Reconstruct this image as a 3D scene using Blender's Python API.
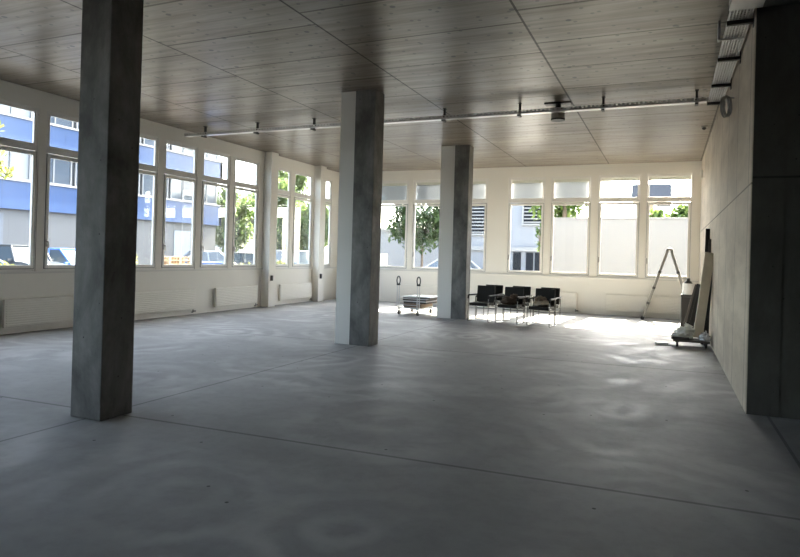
import bpy, bmesh, math, random
from mathutils import Vector, Matrix, noise as mnoise

for _o in list(bpy.data.objects):
    bpy.data.objects.remove(_o, do_unlink=True)
SC = bpy.context.scene
COL = SC.collection
R = math.radians
PI = math.pi

# ------------------------------------------------------------------ camera
RT = Vector((0.9161721, 0.39984227, 0.0274744))
UP = Vector((-0.02402656, -0.013634, 0.99961835))
FW = Vector((-0.40006425, 0.91648256, 0.00288425))
cam_data = bpy.data.cameras.new('camera')
cam_data.sensor_fit = 'HORIZONTAL'
cam_data.sensor_width = 36.0
cam_data.lens = 615.165 / 800.0 * 36.0
cam_data.shift_y = -(278.5 - 253.48) / 800.0
cam_data.clip_start = 0.05
cam_data.clip_end = 1000
cam = bpy.data.objects.new('camera', cam_data)
COL.objects.link(cam)
cam.matrix_world = Matrix(((RT.x, UP.x, -FW.x, 0), (RT.y, UP.y, -FW.y, 0), (RT.z, UP.z, -FW.z, 1.55), (0, 0, 0, 1)))
SC.camera = cam

# ------------------------------------------------------------------ sky, sun, exposure
SUN_EL = R(42.0)
SUN_AZ = math.atan2(0.075, 1.0)          # towards +y, a little towards +x
world = bpy.data.worlds.new('sky')
SC.world = world
world.use_nodes = True
wn = world.node_tree
wn.nodes.clear()
w_out = wn.nodes.new('ShaderNodeOutputWorld')
w_bg = wn.nodes.new('ShaderNodeBackground')
w_sky = wn.nodes.new('ShaderNodeTexSky')
w_sky.sky_type = 'NISHITA'
w_sky.sun_disc = False
w_sky.sun_elevation = SUN_EL
w_sky.sun_rotation = SUN_AZ
w_sky.air_density = 1.0
w_sky.dust_density = 3.0
w_sky.ozone_density = 1.0
w_hs = wn.nodes.new('ShaderNodeHueSaturation')
w_hs.inputs['Saturation'].default_value = 0.62
wn.links.new(w_sky.outputs[0], w_hs.inputs['Color'])
wn.links.new(w_hs.outputs[0], w_bg.inputs[0])
w_bg.inputs[1].default_value = 0.95
wn.links.new(w_bg.outputs[0], w_out.inputs[0])
sun_data = bpy.data.lights.new('sun', 'SUN')
sun_data.energy = 32.0
sun_data.color = (1.0, 0.88, 0.72)
sun_data.angle = R(0.6)
sun = bpy.data.objects.new('sun', sun_data)
COL.objects.link(sun)
_sd = Vector((math.sin(SUN_AZ) * math.cos(SUN_EL), math.cos(SUN_AZ) * math.cos(SUN_EL), math.sin(SUN_EL)))
sun.rotation_euler = _sd.to_track_quat('Z', 'Y').to_euler()
SC.view_settings.view_transform = 'Standard'
SC.view_settings.look = 'None'
SC.view_settings.gamma = 1.0
SC.view_settings.use_curve_mapping = False
SC.view_settings.exposure = 1.4
SC.cycles.max_bounces = 14
SC.cycles.diffuse_bounces = 8
SC.cycles.glossy_bounces = 4
SC.cycles.transmission_bounces = 6
SC.cycles.transparent_max_bounces = 12
SC.cycles.caustics_reflective = False
SC.cycles.caustics_refractive = False
SC.cycles.sample_clamp_indirect = 0.0
SC.cycles.use_denoising = True

# ------------------------------------------------------------------ mesh helpers
class MB:
    def __init__(self):
        self.v = []; self.f = []; self.s = []; self.mi = []
    def add(self, vs, fs, smooth=False, M=None, mi=0):
        b = len(self.v)
        for p in vs:
            p = Vector(p)
            self.v.append(M @ p if M else p)
        for f in fs:
            self.f.append([b + i for i in f]); self.s.append(smooth); self.mi.append(mi)
        return self
    def bx(self, x0, x1, y0, y1, z0, z1, M=None, mi=0):
        v = [(x, y, z) for z in (z0, z1) for y in (y0, y1) for x in (x0, x1)]
        return self.add(v, [(0, 2, 3, 1), (4, 5, 7, 6), (0, 1, 5, 4), (2, 6, 7, 3), (0, 4, 6, 2), (1, 3, 7, 5)], False, M, mi)
    def box(self, c, s, M=None, mi=0):
        return self.bx(c[0]-s[0]/2, c[0]+s[0]/2, c[1]-s[1]/2, c[1]+s[1]/2, c[2]-s[2]/2, c[2]+s[2]/2, M, mi)
    def cyl(self, p0, p1, r0, r1=None, n=14, M=None, caps=True):
        r1 = r0 if r1 is None else r1
        p0 = Vector(p0); p1 = Vector(p1); d = (p1 - p0).normalized()
        a = d.orthogonal().normalized(); b = d.cross(a)
        ring = lambda p, r: [p + a * r * math.cos(2*PI*i/n) + b * r * math.sin(2*PI*i/n) for i in range(n)]
        v = ring(p0, r0) + ring(p1, r1)
        self.add(v, [(i, (i+1) % n, n + (i+1) % n, n + i) for i in range(n)], True, M)
        if caps:
            self.add(ring(p0, r0), [tuple(reversed(range(n)))], False, M)
            self.add(ring(p1, r1), [tuple(range(n))], False, M)
        return self
    def tube(self, pts, r, n=10, closed=False, M=None):
        pts = [Vector(p) for p in pts]; N = len(pts)
        tan = []
        for i in range(N):
            if closed: t = pts[(i+1) % N] - pts[i-1]
            else: t = pts[min(i+1, N-1)] - pts[max(i-1, 0)]
            tan.append(t.normalized())
        a = tan[0].orthogonal().normalized()
        v = []
        for i in range(N):
            a = (a - tan[i] * a.dot(tan[i])).normalized()
            b = tan[i].cross(a)
            rr = r[i] if isinstance(r, (list, tuple)) else r
            v += [pts[i] + a * rr * math.cos(2*PI*k/n) + b * rr * math.sin(2*PI*k/n) for k in range(n)]
        f = []
        for i in range(N if closed else N-1):
            j = (i+1) % N
            f += [(i*n+k, i*n+(k+1) % n, j*n+(k+1) % n, j*n+k) for k in range(n)]
        self.add(v, f, True, M)
        if not closed:
            self.add(v[:n], [tuple(reversed(range(n)))], False, M)
            self.add(v[-n:], [tuple(range(n))], False, M)
        return self
    def prism(self, poly, y0, y1, M=None, mi=0):      # poly in (x, z), extruded along y
        n = len(poly)
        v = [(x, y0, z) for x, z in poly] + [(x, y1, z) for x, z in poly]
        f = [(i, (i+1) % n, n+(i+1) % n, n+i) for i in range(n)] + [tuple(reversed(range(n))), tuple(range(n, 2*n))]
        return self.add(v, f, False, M, mi)
    def blob(self, c, r, seed=0, amp=0.25, freq=3.0, sub=3, flat=None, M=None):
        bm = bmesh.new(); bmesh.ops.create_icosphere(bm, subdivisions=sub, radius=1.0)
        v = []
        for p in bm.verts:
            q = p.co.copy()
            k = 1 + amp * mnoise.noise(q * freq + Vector((seed*7.3, seed*3.1, seed))) + amp*0.5*mnoise.noise(q*freq*2.3 + Vector((seed, seed*5.1, 2)))
            q = Vector((q.x*r[0]*k, q.y*r[1]*k, q.z*r[2]*k)) + Vector(c)
            if flat is not None and q.z < flat: q.z = flat + 0.002*(q.z-flat)
            v.append(q)
        f = [tuple(x.index for x in g.verts) for g in bm.faces]
        bm.free()
        return self.add(v, f, True, M)
    def build(self, name, m, parent=None, bevel=0.0, seg=2, loc=None):
        me = bpy.data.meshes.new(name)
        me.from_pydata([tuple(p) for p in self.v], [], self.f)
        for p, s in zip(me.polygons, self.s): p.use_smooth = s
        ms = m if isinstance(m, (list, tuple)) else [m]
        for x in ms: me.materials.append(x)
        if len(ms) > 1:
            for p, i in zip(me.polygons, self.mi): p.material_index = i
        me.validate(); me.update()
        bm = bmesh.new(); bm.from_mesh(me)
        bmesh.ops.recalc_face_normals(bm, faces=bm.faces)
        bm.to_mesh(me); bm.free()
        o = bpy.data.objects.new(name, me); COL.objects.link(o)
        if parent is not None: o.parent = parent
        if loc is not None: o.location = loc
        if bevel:
            b = o.modifiers.new('bevel', 'BEVEL'); b.width = bevel; b.segments = seg; b.limit_method = 'ANGLE'; b.angle_limit = R(40)
        return o

def fillet(pts, r, n=5):
    pts = [Vector(p) for p in pts]; out = [pts[0]]
    for i in range(1, len(pts)-1):
        a, b, c = pts[i-1], pts[i], pts[i+1]
        d1 = (a-b); d2 = (c-b); k = min(r, d1.length*0.49, d2.length*0.49)
        p, q = b + d1.normalized()*k, b + d2.normalized()*k
        for j in range(n+1):
            t = j/n
            out.append(p*(1-t)**2 + b*2*t*(1-t) + q*t*t)
    out.append(pts[-1]); return out

def tag(o, label=None, cat=None, group=None, kind=None):
    if label: o['label'] = label
    if cat: o['category'] = cat
    if group: o['group'] = group
    if kind: o['kind'] = kind
    return o
def thing(name, label, cat, loc=(0, 0, 0), rz=0.0, group=None):
    o = bpy.data.objects.new(name, None); COL.objects.link(o)
    o.empty_display_size = 0.1
    o.location = loc; o.rotation_euler = (0, 0, rz)
    return tag(o, label, cat, group)
def struct(o, label=None, cat=None):
    return tag(o, label, cat, kind='structure')
def root_struct(name, loc=(0, 0, 0), rz=0.0, label=None, cat=None):
    o = bpy.data.objects.new(name, None); COL.objects.link(o)
    o.location = loc; o.rotation_euler = (0, 0, rz); o.empty_display_size = 0.1
    return struct(o, label, cat)
def copy_tree(o, parent=None):
    c = o.copy(); COL.objects.link(c)
    if parent is not None: c.parent = parent
    for ch in [x for x in list(bpy.data.objects) if x.parent == o]: copy_tree(ch, c)
    return c
def along(p0, p1, roll=0.0):             # matrix whose local z runs p0 -> p1
    p0 = Vector(p0); d = Vector(p1) - p0
    q = d.to_track_quat('Z', 'Y')
    return Matrix.Translation(p0) @ q.to_matrix().to_4x4() @ Matrix.Rotation(roll, 4, 'Z'), d.length

# ------------------------------------------------------------------ material helpers
class NT:
    def __init__(self, name):
        self.m = bpy.data.materials.new(name); self.m.use_nodes = True
        self.t = self.m.node_tree; self.t.nodes.clear()
        self.out = self.t.nodes.new('ShaderNodeOutputMaterial')
        self.b = self.t.nodes.new('ShaderNodeBsdfPrincipled')
        self.t.links.new(self.b.outputs[0], self.out.inputs[0])
        self._o = None
    def n(self, typ, **kw):
        x = self.t.nodes.new(typ)
        for k, v in kw.items(): setattr(x, k, v)
        return x
    def l(self, a, b): self.t.links.new(a, b)
    def put(self, sock, v):
        if isinstance(v, bpy.types.NodeSocket): self.l(v, sock)
        elif isinstance(v, (tuple, list)) and len(v) == 3 and sock.type == 'RGBA': sock.default_value = (*v, 1)
        else: sock.default_value = v
    def obj(self):
        if self._o is None: self._o = self.n('ShaderNodeTexCoord').outputs['Object']
        return self._o
    def xyz(self):
        s = self.n('ShaderNodeSeparateXYZ'); self.l(self.obj(), s.inputs[0]); return s.outputs
    def map(self, scale=(1, 1, 1), loc=(0, 0, 0), vec=None):
        x = self.n('ShaderNodeMapping'); self.l(vec or self.obj(), x.inputs[0])
        x.inputs['Scale'].default_value = scale; x.inputs['Location'].default_value = loc
        return x.outputs[0]
    def noise(self, vec, scale=5, detail=4, rough=0.55, dist=0.0):
        x = self.n('ShaderNodeTexNoise'); self.l(vec, x.inputs['Vector'])
        x.inputs['Scale'].default_value = scale; x.inputs['Detail'].default_value = detail
        x.inputs['Roughness'].default_value = rough; x.inputs['Distortion'].default_value = dist
        return x.outputs['Fac']
    def math(self, op, a, b=0.0, c=None):
        x = self.n('ShaderNodeMath', operation=op)
        self.put(x.inputs[0], a); self.put(x.inputs[1], b)
        if c is not None: self.put(x.inputs[2], c)
        return x.outputs[0]
    def ramp(self, fac, a, b, lo=0.0, hi=1.0):         # map range
        x = self.n('ShaderNodeMapRange'); self.l(fac, x.inputs[0])
        x.inputs[1].default_value = lo; x.inputs[2].default_value = hi
        x.inputs[3].default_value = a; x.inputs[4].default_value = b
        return x.outputs[0]
    def mix(self, fac, a, b):
        x = self.n('ShaderNodeMix', data_type='RGBA')
        self.put(x.inputs[0], fac); self.put(x.inputs[6], a); self.put(x.inputs[7], b)
        return x.outputs[2]
    def line(self, coord, at, half):                    # 1 on the line, 0 away from it
        d = self.math('ABSOLUTE', self.math('SUBTRACT', coord, at))
        return self.math('LESS_THAN', d, half)
    def bump(self, h, strength=0.3, dist=0.01, prev=None):
        x = self.n('ShaderNodeBump'); self.l(h, x.inputs['Height'])
        x.inputs['Strength'].default_value = strength; x.inputs['Distance'].default_value = dist
        if prev is not None: self.l(prev, x.inputs['Normal'])
        return x.outputs[0]
    def set(self, **kw):
        nm = dict(color='Base Color', rough='Roughness', metal='Metallic', spec='Specular IOR Level', normal='Normal', trans='Transmission Weight', sheen='Sheen Weight')
        for k, v in kw.items(): self.put(self.b.inputs[nm[k]], v)
        return self.m

def plain(name, color, rough=0.5, metal=0.0, spec=0.5, var=0.06, scale=9.0):
    t = NT(name)
    nz = t.noise(t.obj(), scale, 5)
    c = t.mix(nz, tuple(x*(1-var) for x in color), tuple(min(1, x*(1+var)) for x in color))
    return t.set(color=c, rough=t.ramp(nz, max(0, rough-0.05), min(1, rough+0.05)), metal=metal, spec=spec)

def glass_mat(name, tint=(0.96, 0.98, 0.97), gloss=0.06):
    t = NT(name)
    t.t.nodes.remove(t.b)
    tr = t.n('ShaderNodeBsdfTransparent'); tr.inputs[0].default_value = (*tint, 1)
    gl = t.n('ShaderNodeBsdfGlossy'); gl.inputs['Roughness'].default_value = 0.02
    fr = t.n('ShaderNodeFresnel'); fr.inputs[0].default_value = 1.35
    mx = t.n('ShaderNodeMixShader')
    t.l(t.math('MULTIPLY', t.math('MINIMUM', fr.outputs[0], 0.5), 0.6), mx.inputs[0]); t.l(tr.outputs[0], mx.inputs[1]); t.l(gl.outputs[0], mx.inputs[2])
    t.l(mx.outputs[0], t.out.inputs[0])
    return t.m

def ceiling_mat():
    t = NT('board_marked_concrete'); x, y, z = t.xyz()
    big = t.noise(t.map((0.7, 0.9, 0.5)), 1.0, 6, 0.62)
    mid = t.noise(t.map((1.3, 5.0, 1.0)), 1.0, 5, 0.6)
    grain = t.noise(t.map((0.7, 12.0, 1.0)), 1.0, 4, 0.65)           # board grain along x
    bay = t.math('FLOOR', t.math('DIVIDE', t.math('ADD', x, 1.65), 2.38))
    yy = t.math('MULTIPLY', t.math('ADD', y, t.math('MULTIPLY', bay, 0.37)), 0.88)
    wn_ = t.n('ShaderNodeTexWhiteNoise', noise_dimensions='2D')
    cmb = t.n('ShaderNodeCombineXYZ'); t.l(t.math('FLOOR', yy), cmb.inputs[0]); t.l(bay, cmb.inputs[1])
    t.l(cmb.outputs[0], wn_.inputs['Vector'])
    tone = wn_.outputs['Value']
    jy = t.math('LESS_THAN', t.math('FRACT', yy), 0.030)
    jx = t.math('LESS_THAN', t.math('FRACT', t.math('DIVIDE', t.math('ADD', x, 1.65), 2.38)), 0.0115)
    c = t.mix(t.ramp(big, 0, 1, 0.3, 0.7), (0.185, 0.155, 0.119), (0.30, 0.256, 0.20))
    c = t.mix(t.math('MULTIPLY', t.ramp(mid, 0, 1, 0.45, 0.7), 0.45), c, (0.145, 0.124, 0.098))
    c = t.mix(t.math('MULTIPLY', t.ramp(grain, 0, 1, 0.42, 0.62), 0.6), c, (0.12, 0.100, 0.078))
    c = t.mix(t.math('MULTIPLY', tone, 0.55), c, (0.155, 0.134, 0.106))
    for sc_, th, col in ((0.85, 0.028, (0.05, 0.045, 0.04)), (3.2, 0.075, (0.085, 0.074, 0.06))):
        v = t.n('ShaderNodeTexVoronoi', voronoi_dimensions='2D'); t.l(t.obj(), v.inputs['Vector']); v.inputs['Scale'].default_value = sc_
        c = t.mix(t.math('LESS_THAN', v.outputs['Distance'], th), c, col)
    c = t.mix(t.math('MULTIPLY', jy, 0.6), c, (0.045, 0.04, 0.035))
    c = t.mix(t.math('MULTIPLY', jx, 0.8), c, (0.03, 0.027, 0.024))
    seam = t.math('MAXIMUM', jx, jy)
    sp = t.math('MULTIPLY', t.math('SUBTRACT', 1.0, t.math('MULTIPLY', seam, 0.85)), t.ramp(grain, 0.66, 0.30, 0.4, 0.65))
    b = t.bump(grain, 0.10, 0.02)
    return t.set(color=c, rough=t.ramp(mid, 0.29, 0.38, 0.3, 0.7), spec=sp, normal=b)

def floor_mat():
    t = NT('power_floated_screed'); x, y, z = t.xyz()
    big = t.noise(t.map((0.35, 0.35, 0.35)), 1.0, 6, 0.6, 0.4)
    mid = t.noise(t.map((1.3, 1.3, 1)), 1.0, 6, 0.65, 0.6)
    fine = t.noise(t.map((9, 9, 1)), 1.0, 5, 0.65)
    # trowel swirls: thin arcs about scattered centres, broken up by noise
    dn = t.n('ShaderNodeTexNoise'); t.l(t.map((0.9, 0.9, 0.9)), dn.inputs['Vector']); dn.inputs['Scale'].default_value = 1.0
    va = t.n('ShaderNodeVectorMath', operation='MULTIPLY_ADD'); t.l(dn.outputs['Color'], va.inputs[0]); va.inputs[1].default_value = (0.55, 0.55, 0); t.l(t.obj(), va.inputs[2])
    arcs = None
    for sc_, fr_, of in ((0.34, 30.0, 0.0), (0.52, 34.0, 13.7)):
        mp = t.n('ShaderNodeMapping'); t.l(va.outputs[0], mp.inputs[0]); mp.inputs['Location'].default_value = (of, of*0.7, 0)
        vo = t.n('ShaderNodeTexVoronoi', voronoi_dimensions='2D', feature='SMOOTH_F1'); t.l(mp.outputs[0], vo.inputs['Vector'])
        vo.inputs['Scale'].default_value = sc_; vo.inputs['Smoothness'].default_value = 0.25
        q = t.math('ADD', t.math('MULTIPLY', vo.outputs['Distance'], fr_), t.math('MULTIPLY', mid, 9.0))
        r = t.ramp(t.math('SINE', q), 0, 1, -0.6, 1)
        m = t.ramp(t.noise(t.map((0.55, 0.55, 1), (of, 0, 0)), 1.0, 5, 0.6), 0, 1, 0.46, 0.66)
        r = t.math('MULTIPLY', r, m)
        arcs = r if arcs is None else t.math('MAXIMUM', arcs, r)
    c = t.mix(t.ramp(big, 0, 1, 0.3, 0.7), (0.27, 0.27, 0.264), (0.345, 0.343, 0.335))
    c = t.mix(t.math('MULTIPLY', t.ramp(mid, 0, 1, 0.4, 0.7), 0.3), c, (0.41, 0.408, 0.40))
    c = t.mix(t.math('MULTIPLY', t.ramp(fine, 0, 1, 0.45, 0.7), 0.22), c, (0.19, 0.19, 0.187))
    c = t.mix(t.math('MULTIPLY', arcs, 0.55), c, (0.45, 0.448, 0.44))
    v2 = t.n('ShaderNodeTexVoronoi', voronoi_dimensions='2D'); t.l(t.obj(), v2.inputs['Vector']); v2.inputs['Scale'].default_value = 0.8
    c = t.mix(t.math('LESS_THAN', v2.outputs['Distance'], 0.010), c, (0.10, 0.10, 0.10))
    j = t.line(x, -4.78, 0.014)
    for at in (0.975,): j = t.math('MAXIMUM', j, t.line(x, at, 0.014))
    sl = t.math('SUBTRACT', y, t.math('MULTIPLY', x, 0.045))
    for at in (4.42, 9.75, 15.1): j = t.math('MAXIMUM', j, t.line(sl, at, 0.016))
    c = t.mix(t.math('MULTIPLY', j, 0.55), c, (0.06, 0.06, 0.06))
    ro = t.math('SUBTRACT', t.ramp(mid, 0.70, 0.60, 0.3, 0.7), t.math('MULTIPLY', arcs, 0.22))
    b = t.bump(fine, 0.05, 0.004)
    b = t.bump(j, -0.4, 0.006, b)
    return t.set(color=c, rough=ro, spec=0.26, normal=b)

def concrete_mat(name, lo, hi, seam_z=None, axis='y', pitch=1.25, off=0.0, rough=0.7, streak=3.2, bigs=(1.9, 1.9, 1.1)):
    t = NT(name); x, y, z = t.xyz()
    big = t.noise(t.map(bigs), 1.0, 7, 0.68, 0.3)
    drip = t.noise(t.map((streak, streak, 0.5)), 1.0, 6, 0.65, 0.2)
    fine = t.noise(t.obj(), 38, 3)
    c = t.mix(t.ramp(big, 0, 1, 0.36, 0.64), lo, hi)
    c = t.mix(t.math('MULTIPLY', t.ramp(drip, 0, 1, 0.45, 0.7), 0.5), c, tuple(k*0.72 for k in lo))
    v = t.n('ShaderNodeTexVoronoi'); t.l(t.obj(), v.inputs['Vector']); v.inputs['Scale'].default_value = 7
    c = t.mix(t.math('LESS_THAN', v.outputs['Distance'], 0.06), c, tuple(k*0.5 for k in lo))
    b = t.bump(big, 0.15, 0.02); b = t.bump(fine, 0.12, 0.003, b)
    if seam_z is not None:
        j = t.line(z, seam_z, 0.011)
        co = y if axis == 'y' else x
        fr = t.math('FRACT', t.math('DIVIDE', t.math('ADD', co, off), pitch))
        j = t.math('MAXIMUM', j, t.math('LESS_THAN', fr, 0.03/pitch))
        c = t.mix(t.math('MULTIPLY', j, 0.8), c, tuple(k*0.25 for k in lo))
        b = t.bump(j, -0.5, 0.006, b)
    return t.set(color=c, rough=t.ramp(big, rough-0.1, rough+0.1), normal=b, spec=0.4)

def panel_mat(name, color, pitch, axis='y', rough=0.35, off=0.0, dark=0.55):
    t = NT(name); x, y, z = t.xyz(); co = dict(x=x, y=y, z=z)[axis]
    fr = t.math('FRACT', t.math('DIVIDE', t.math('ADD', co, off), pitch))
    j = t.math('LESS_THAN', fr, 0.03/pitch)
    nz = t.noise(t.obj(), 0.6, 4)
    c = t.mix(nz, tuple(k*0.92 for k in color), color)
    c = t.mix(j, c, tuple(k*dark for k in color))
    return t.set(color=c, rough=rough, normal=t.bump(j, -0.5, 0.01))

def leaf_mat(name, a, b):
    t = NT(name)
    oi = t.n('ShaderNodeNewGeometry')
    c = t.mix(oi.outputs['Random Per Island'], a, b)
    t.set(color=c, rough=0.55, spec=0.25)
    tl = t.n('ShaderNodeBsdfTranslucent'); t.l(c, tl.inputs[0])
    mx = t.n('ShaderNodeMixShader'); mx.inputs[0].default_value = 0.42
    t.l(t.b.outputs[0], mx.inputs[1]); t.l(tl.outputs[0], mx.inputs[2]); t.l(mx.outputs[0], t.out.inputs[0])
    return t.m

def screen_mat(name, color, tl_w):
    t = NT(name)
    w = t.noise(t.map((1, 1, 40)), 4.0, 2)
    c = t.mix(w, tuple(k*0.94 for k in color), color)
    t.set(color=c, rough=0.8, spec=0.2)
    tl = t.n('ShaderNodeBsdfTranslucent'); t.l(c, tl.inputs[0])
    mx = t.n('ShaderNodeMixShader'); mx.inputs[0].default_value = tl_w
    t.l(t.b.outputs[0], mx.inputs[1]); t.l(tl.outputs[0], mx.inputs[2]); t.l(mx.outputs[0], t.out.inputs[0])
    return t.m

def plaster_mat(name, color):
    t = NT(name)
    n1 = t.noise(t.map((0.7, 0.7, 0.7)), 1.0, 5); n2 = t.noise(t.obj(), 60, 3)
    c = t.mix(n1, tuple(k*0.94 for k in color), color)
    return t.set(color=c, rough=0.75, spec=0.3, normal=t.bump(n2, 0.08, 0.003))

M = {}
M['ceiling'] = ceiling_mat()
M['floor'] = floor_mat()
M['plaster'] = plaster_mat('white_plaster', (0.87, 0.84, 0.775))
M['column'] = concrete_mat('column_concrete', (0.10, 0.098, 0.092), (0.29, 0.285, 0.268))
M['wall_concrete'] = concrete_mat('wall_concrete', (0.43, 0.365, 0.285), (0.66, 0.585, 0.475), 2.40, 'y', 1.30, 0.25, streak=0.35, bigs=(0.4, 0.4, 1.3))
M['core_concrete_shaded'] = concrete_mat('core_concrete_shaded', (0.085, 0.08, 0.07), (0.135, 0.13, 0.115), 2.46, 'x', 5.2, 0.6)  # core colour darkened to stand in for the little light reaching it
M['casing'] = plaster_mat('casing_board', (0.86, 0.84, 0.79))
M['frame'] = plain('window_frame_paint', (0.82, 0.80, 0.76), 0.4, var=0.02)
M['seal'] = plain('rubber_seal', (0.05, 0.05, 0.05), 0.7)
M['glass'] = glass_mat('window_glass')
M['sill'] = plain('sill_board', (0.72, 0.70, 0.66), 0.35, var=0.02)
M['chrome'] = plain('chrome', (0.38, 0.38, 0.38), 0.2, 1.0, var=0.03)
M['alu'] = plain('aluminium', (0.30, 0.29, 0.27), 0.5, 0.7, var=0.05)
M['galv'] = plain('galvanised_steel', (0.62, 0.62, 0.62), 0.35, 0.9, var=0.12, scale=22)
M['dark_steel'] = plain('dark_steel', (0.06, 0.06, 0.06), 0.5, 0.4)
M['black_plastic'] = plain('black_plastic', (0.02, 0.02, 0.02), 0.45)
M['leather'] = plain('black_leather', (0.016, 0.014, 0.012), 0.65, spec=0.22, var=0.15, scale=40)
M['radiator'] = plain('radiator_enamel', (0.84, 0.81, 0.745), 0.5, var=0.02)
M['handle'] = plain('handle_metal', (0.35, 0.34, 0.32), 0.35, 0.8)
M['screen'] = screen_mat('blind_fabric', (0.55, 0.575, 0.61), 0.2)

# ------------------------------------------------------------------ the room
XL, XR, YB, YE, H = -10.458, 0.769, 18.602, 7.326, 4.342
YF, XE, TH = -11.0, 6.0, 0.34
TW = 0.06                                  # thin window walls
ZS, ZT = 1.08, 4.02                        # opening in the wall, sill to head
struct(MB().bx(XL-TH, XE+TH, YF-TH, YB+TH, -0.30, 0.0).build('floor', M['floor']))
struct(MB().bx(XL-TH, XE+TH, YF-TH, YB+TH, H, H+0.35).build('ceiling', M['ceiling']))

LEFT_W = [(-6.60+1.22*k, -5.68+1.22*k) for k in range(4)] + [(-1.26+1.22*k, -0.34+1.22*k) for k in range(4)] + [(4.11, 5.03), (5.33, 6.25), (6.55, 7.45), (7.77, 8.67),
          (9.38, 10.29), (10.63, 11.53), (11.87, 12.74), (13.07, 13.96), (14.68, 15.54), (15.89, 16.78), (17.12, 18.0)]
BACK_W = [(-8.97, -7.95), (-7.62, -6.58), (-6.33, -5.28), (-4.46, -3.52), (-3.17, -2.18), (-1.82, -0.85), (-0.525, 0.475)]
FR = 0.09                                    # frame beyond the glass
def wall_strip(spans, a0, a1, emit):
    emit(a0, a1, 0.0, ZS); emit(a0, a1, ZT, H)
    cur = a0
    for s in spans:
        emit(cur, s[0]-FR, ZS, ZT); cur = s[1]+FR
    emit(cur, a1, ZS, ZT)
wl = MB(); wall_strip(LEFT_W, YF-TH, YB+TH, lambda a, b, z0, z1: wl.bx(XL-TW, XL, a, b, z0, z1) if b > a else None)
struct(wl.build('wall_left', M['plaster']))
wb = MB(); wall_strip(BACK_W, XL, XR, lambda a, b, z0, z1: wb.bx(a, b, YB, YB+TW, z0, z1) if b > a else None)
struct(wb.build('wall_back', M['plaster']))
struct(MB().bx(XR, XR+0.30, YE, YB+TH, 0, H).build('wall_right', M['wall_concrete'], bevel=0.012))
struct(MB().bx(XR+0.30, XE+TH, YE+0.004, YE+0.30, 0, H).bx(XR+0.012, XR+0.30, YE-0.004, YE+0.02, 0, H).build('wall_core', M['core_concrete_shaded']))
struct(MB().bx(XE, XE+TH, YF, YE+0.004, 0, H).build('wall_side', M['core_concrete_shaded']))
struct(MB().bx(XL, XE, YF-TH, YF, 0, H).build('wall_front', M['plaster']))

# pilasters on the left wall
tn = 0
for (a, b) in ((-7.3, -6.98), (-1.97, -1.65), (3.60, 3.92), (8.95, 9.26), (14.28, 14.60), (16.94, 17.27)):
    tn += 1
    struct(MB().bx(XL, XL+0.25, a, b, 0, H).build('trim_%d' % tn, M['plaster'], bevel=0.006))
# sill boards
for (a, b) in ((-6.98, -1.97), (-1.65, 3.60), (3.92, 8.95), (9.26, 14.28), (14.60, 16.94), (17.27, YB)):
    tn += 1
    struct(MB().bx(XL-0.02, XL+0.045, a, b, ZS-0.035, ZS).build('trim_%d' % tn, M['sill'], bevel=0.004))
tn += 1
struct(MB().bx(XL+0.05, XR, YB-0.045, YB+0.02, ZS-0.035, ZS).build('trim_%d' % tn, M['sill'], bevel=0.004))

def ring(mb, u0, u1, z0, z1, w, d0, d1):
    mb.bx(u0, u0+w, d0, d1, z0, z1); mb.bx(u1-w, u1, d0, d1, z0, z1)
    mb.bx(u0+w, u1-w, d0, d1, z0, z0+w); mb.bx(u0+w, u1-w, d0, d1, z1-w, z1)
def make_window(n, width, root_loc, rz, blind=False, box=False, handle=True):
    """local x along the wall (centre 0), local -y towards the room, z up"""
    r = root_struct('window_%d' % n, root_loc, rz)
    g = width/2
    f = MB(); ring(f, -g-FR, g+FR, ZS, ZT, 0.045, 0.012, 0.066)
    f.bx(-g-FR+0.045, g+FR-0.045, 0.012, 0.066, 3.245, 3.345)
    f.build('frame', M['frame'], r, bevel=0.004)
    u = MB(); ring(u, -g-0.04, g+0.04, 3.345, ZT-0.045, 0.035, 0.016, 0.060)
    u.build('upper_frame', M['frame'], r, bevel=0.004)
    MB().bx(-g-0.008, g+0.008, 0.036, 0.043, 3.375, ZT-0.075).build('pane', M['glass'], r)
    s = MB(); ring(s, -g-0.055, g+0.055, ZS+0.05, 3.225, 0.062, 0.0, 0.050)
    so = s.build('sash', M['frame'], r, bevel=0.006)
    q = MB(); ring(q, -g-0.062, g+0.062, ZS+0.042, 3.232, 0.008, 0.004, 0.02)
    q.build('seal', M['seal'], r)
    MB().bx(-g+0.004, g-0.004, 0.028, 0.035, ZS+0.11, 3.166).build('pane', M['glass'], so)
    if handle:
        h = MB().bx(-g-0.045, -g-0.012, -0.012, 0.0, 1.53, 1.66)
        h.cyl((-g-0.028, -0.012, 1.62), (-g-0.028, -0.05, 1.62), 0.011)
        h.bx(-g-0.040, -g-0.016, -0.066, -0.048, 1.50, 1.635)
        h.build('handle', M['handle'], so, bevel=0.003)
    if box:
        MB().bx(-g-0.05, g+0.05, 0.075, 0.175, 3.86, ZT+0.03).build('blind_box', M['radiator'], r, bevel=0.004)
    if blind:
        b = MB().bx(-g-0.045, g+0.045, 0.12, 0.128, 3.30, 3.87)
        b.build('blind', M['screen'], r)
        MB().bx(-g-0.045, g+0.045, 0.11, 0.138, 3.27, 3.30).build('blind_rail', M['alu'], r)
    return r
wnum = 0
for (a, b) in LEFT_W:
    wnum += 1
    make_window(wnum, b-a, (XL, (a+b)/2, 0), R(90))
for i, (a, b) in enumerate(BACK_W):
    wnum += 1
    make_window(wnum, b-a, ((a+b)/2, YB, 0), 0, blind=i < 5, box=True)

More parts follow.
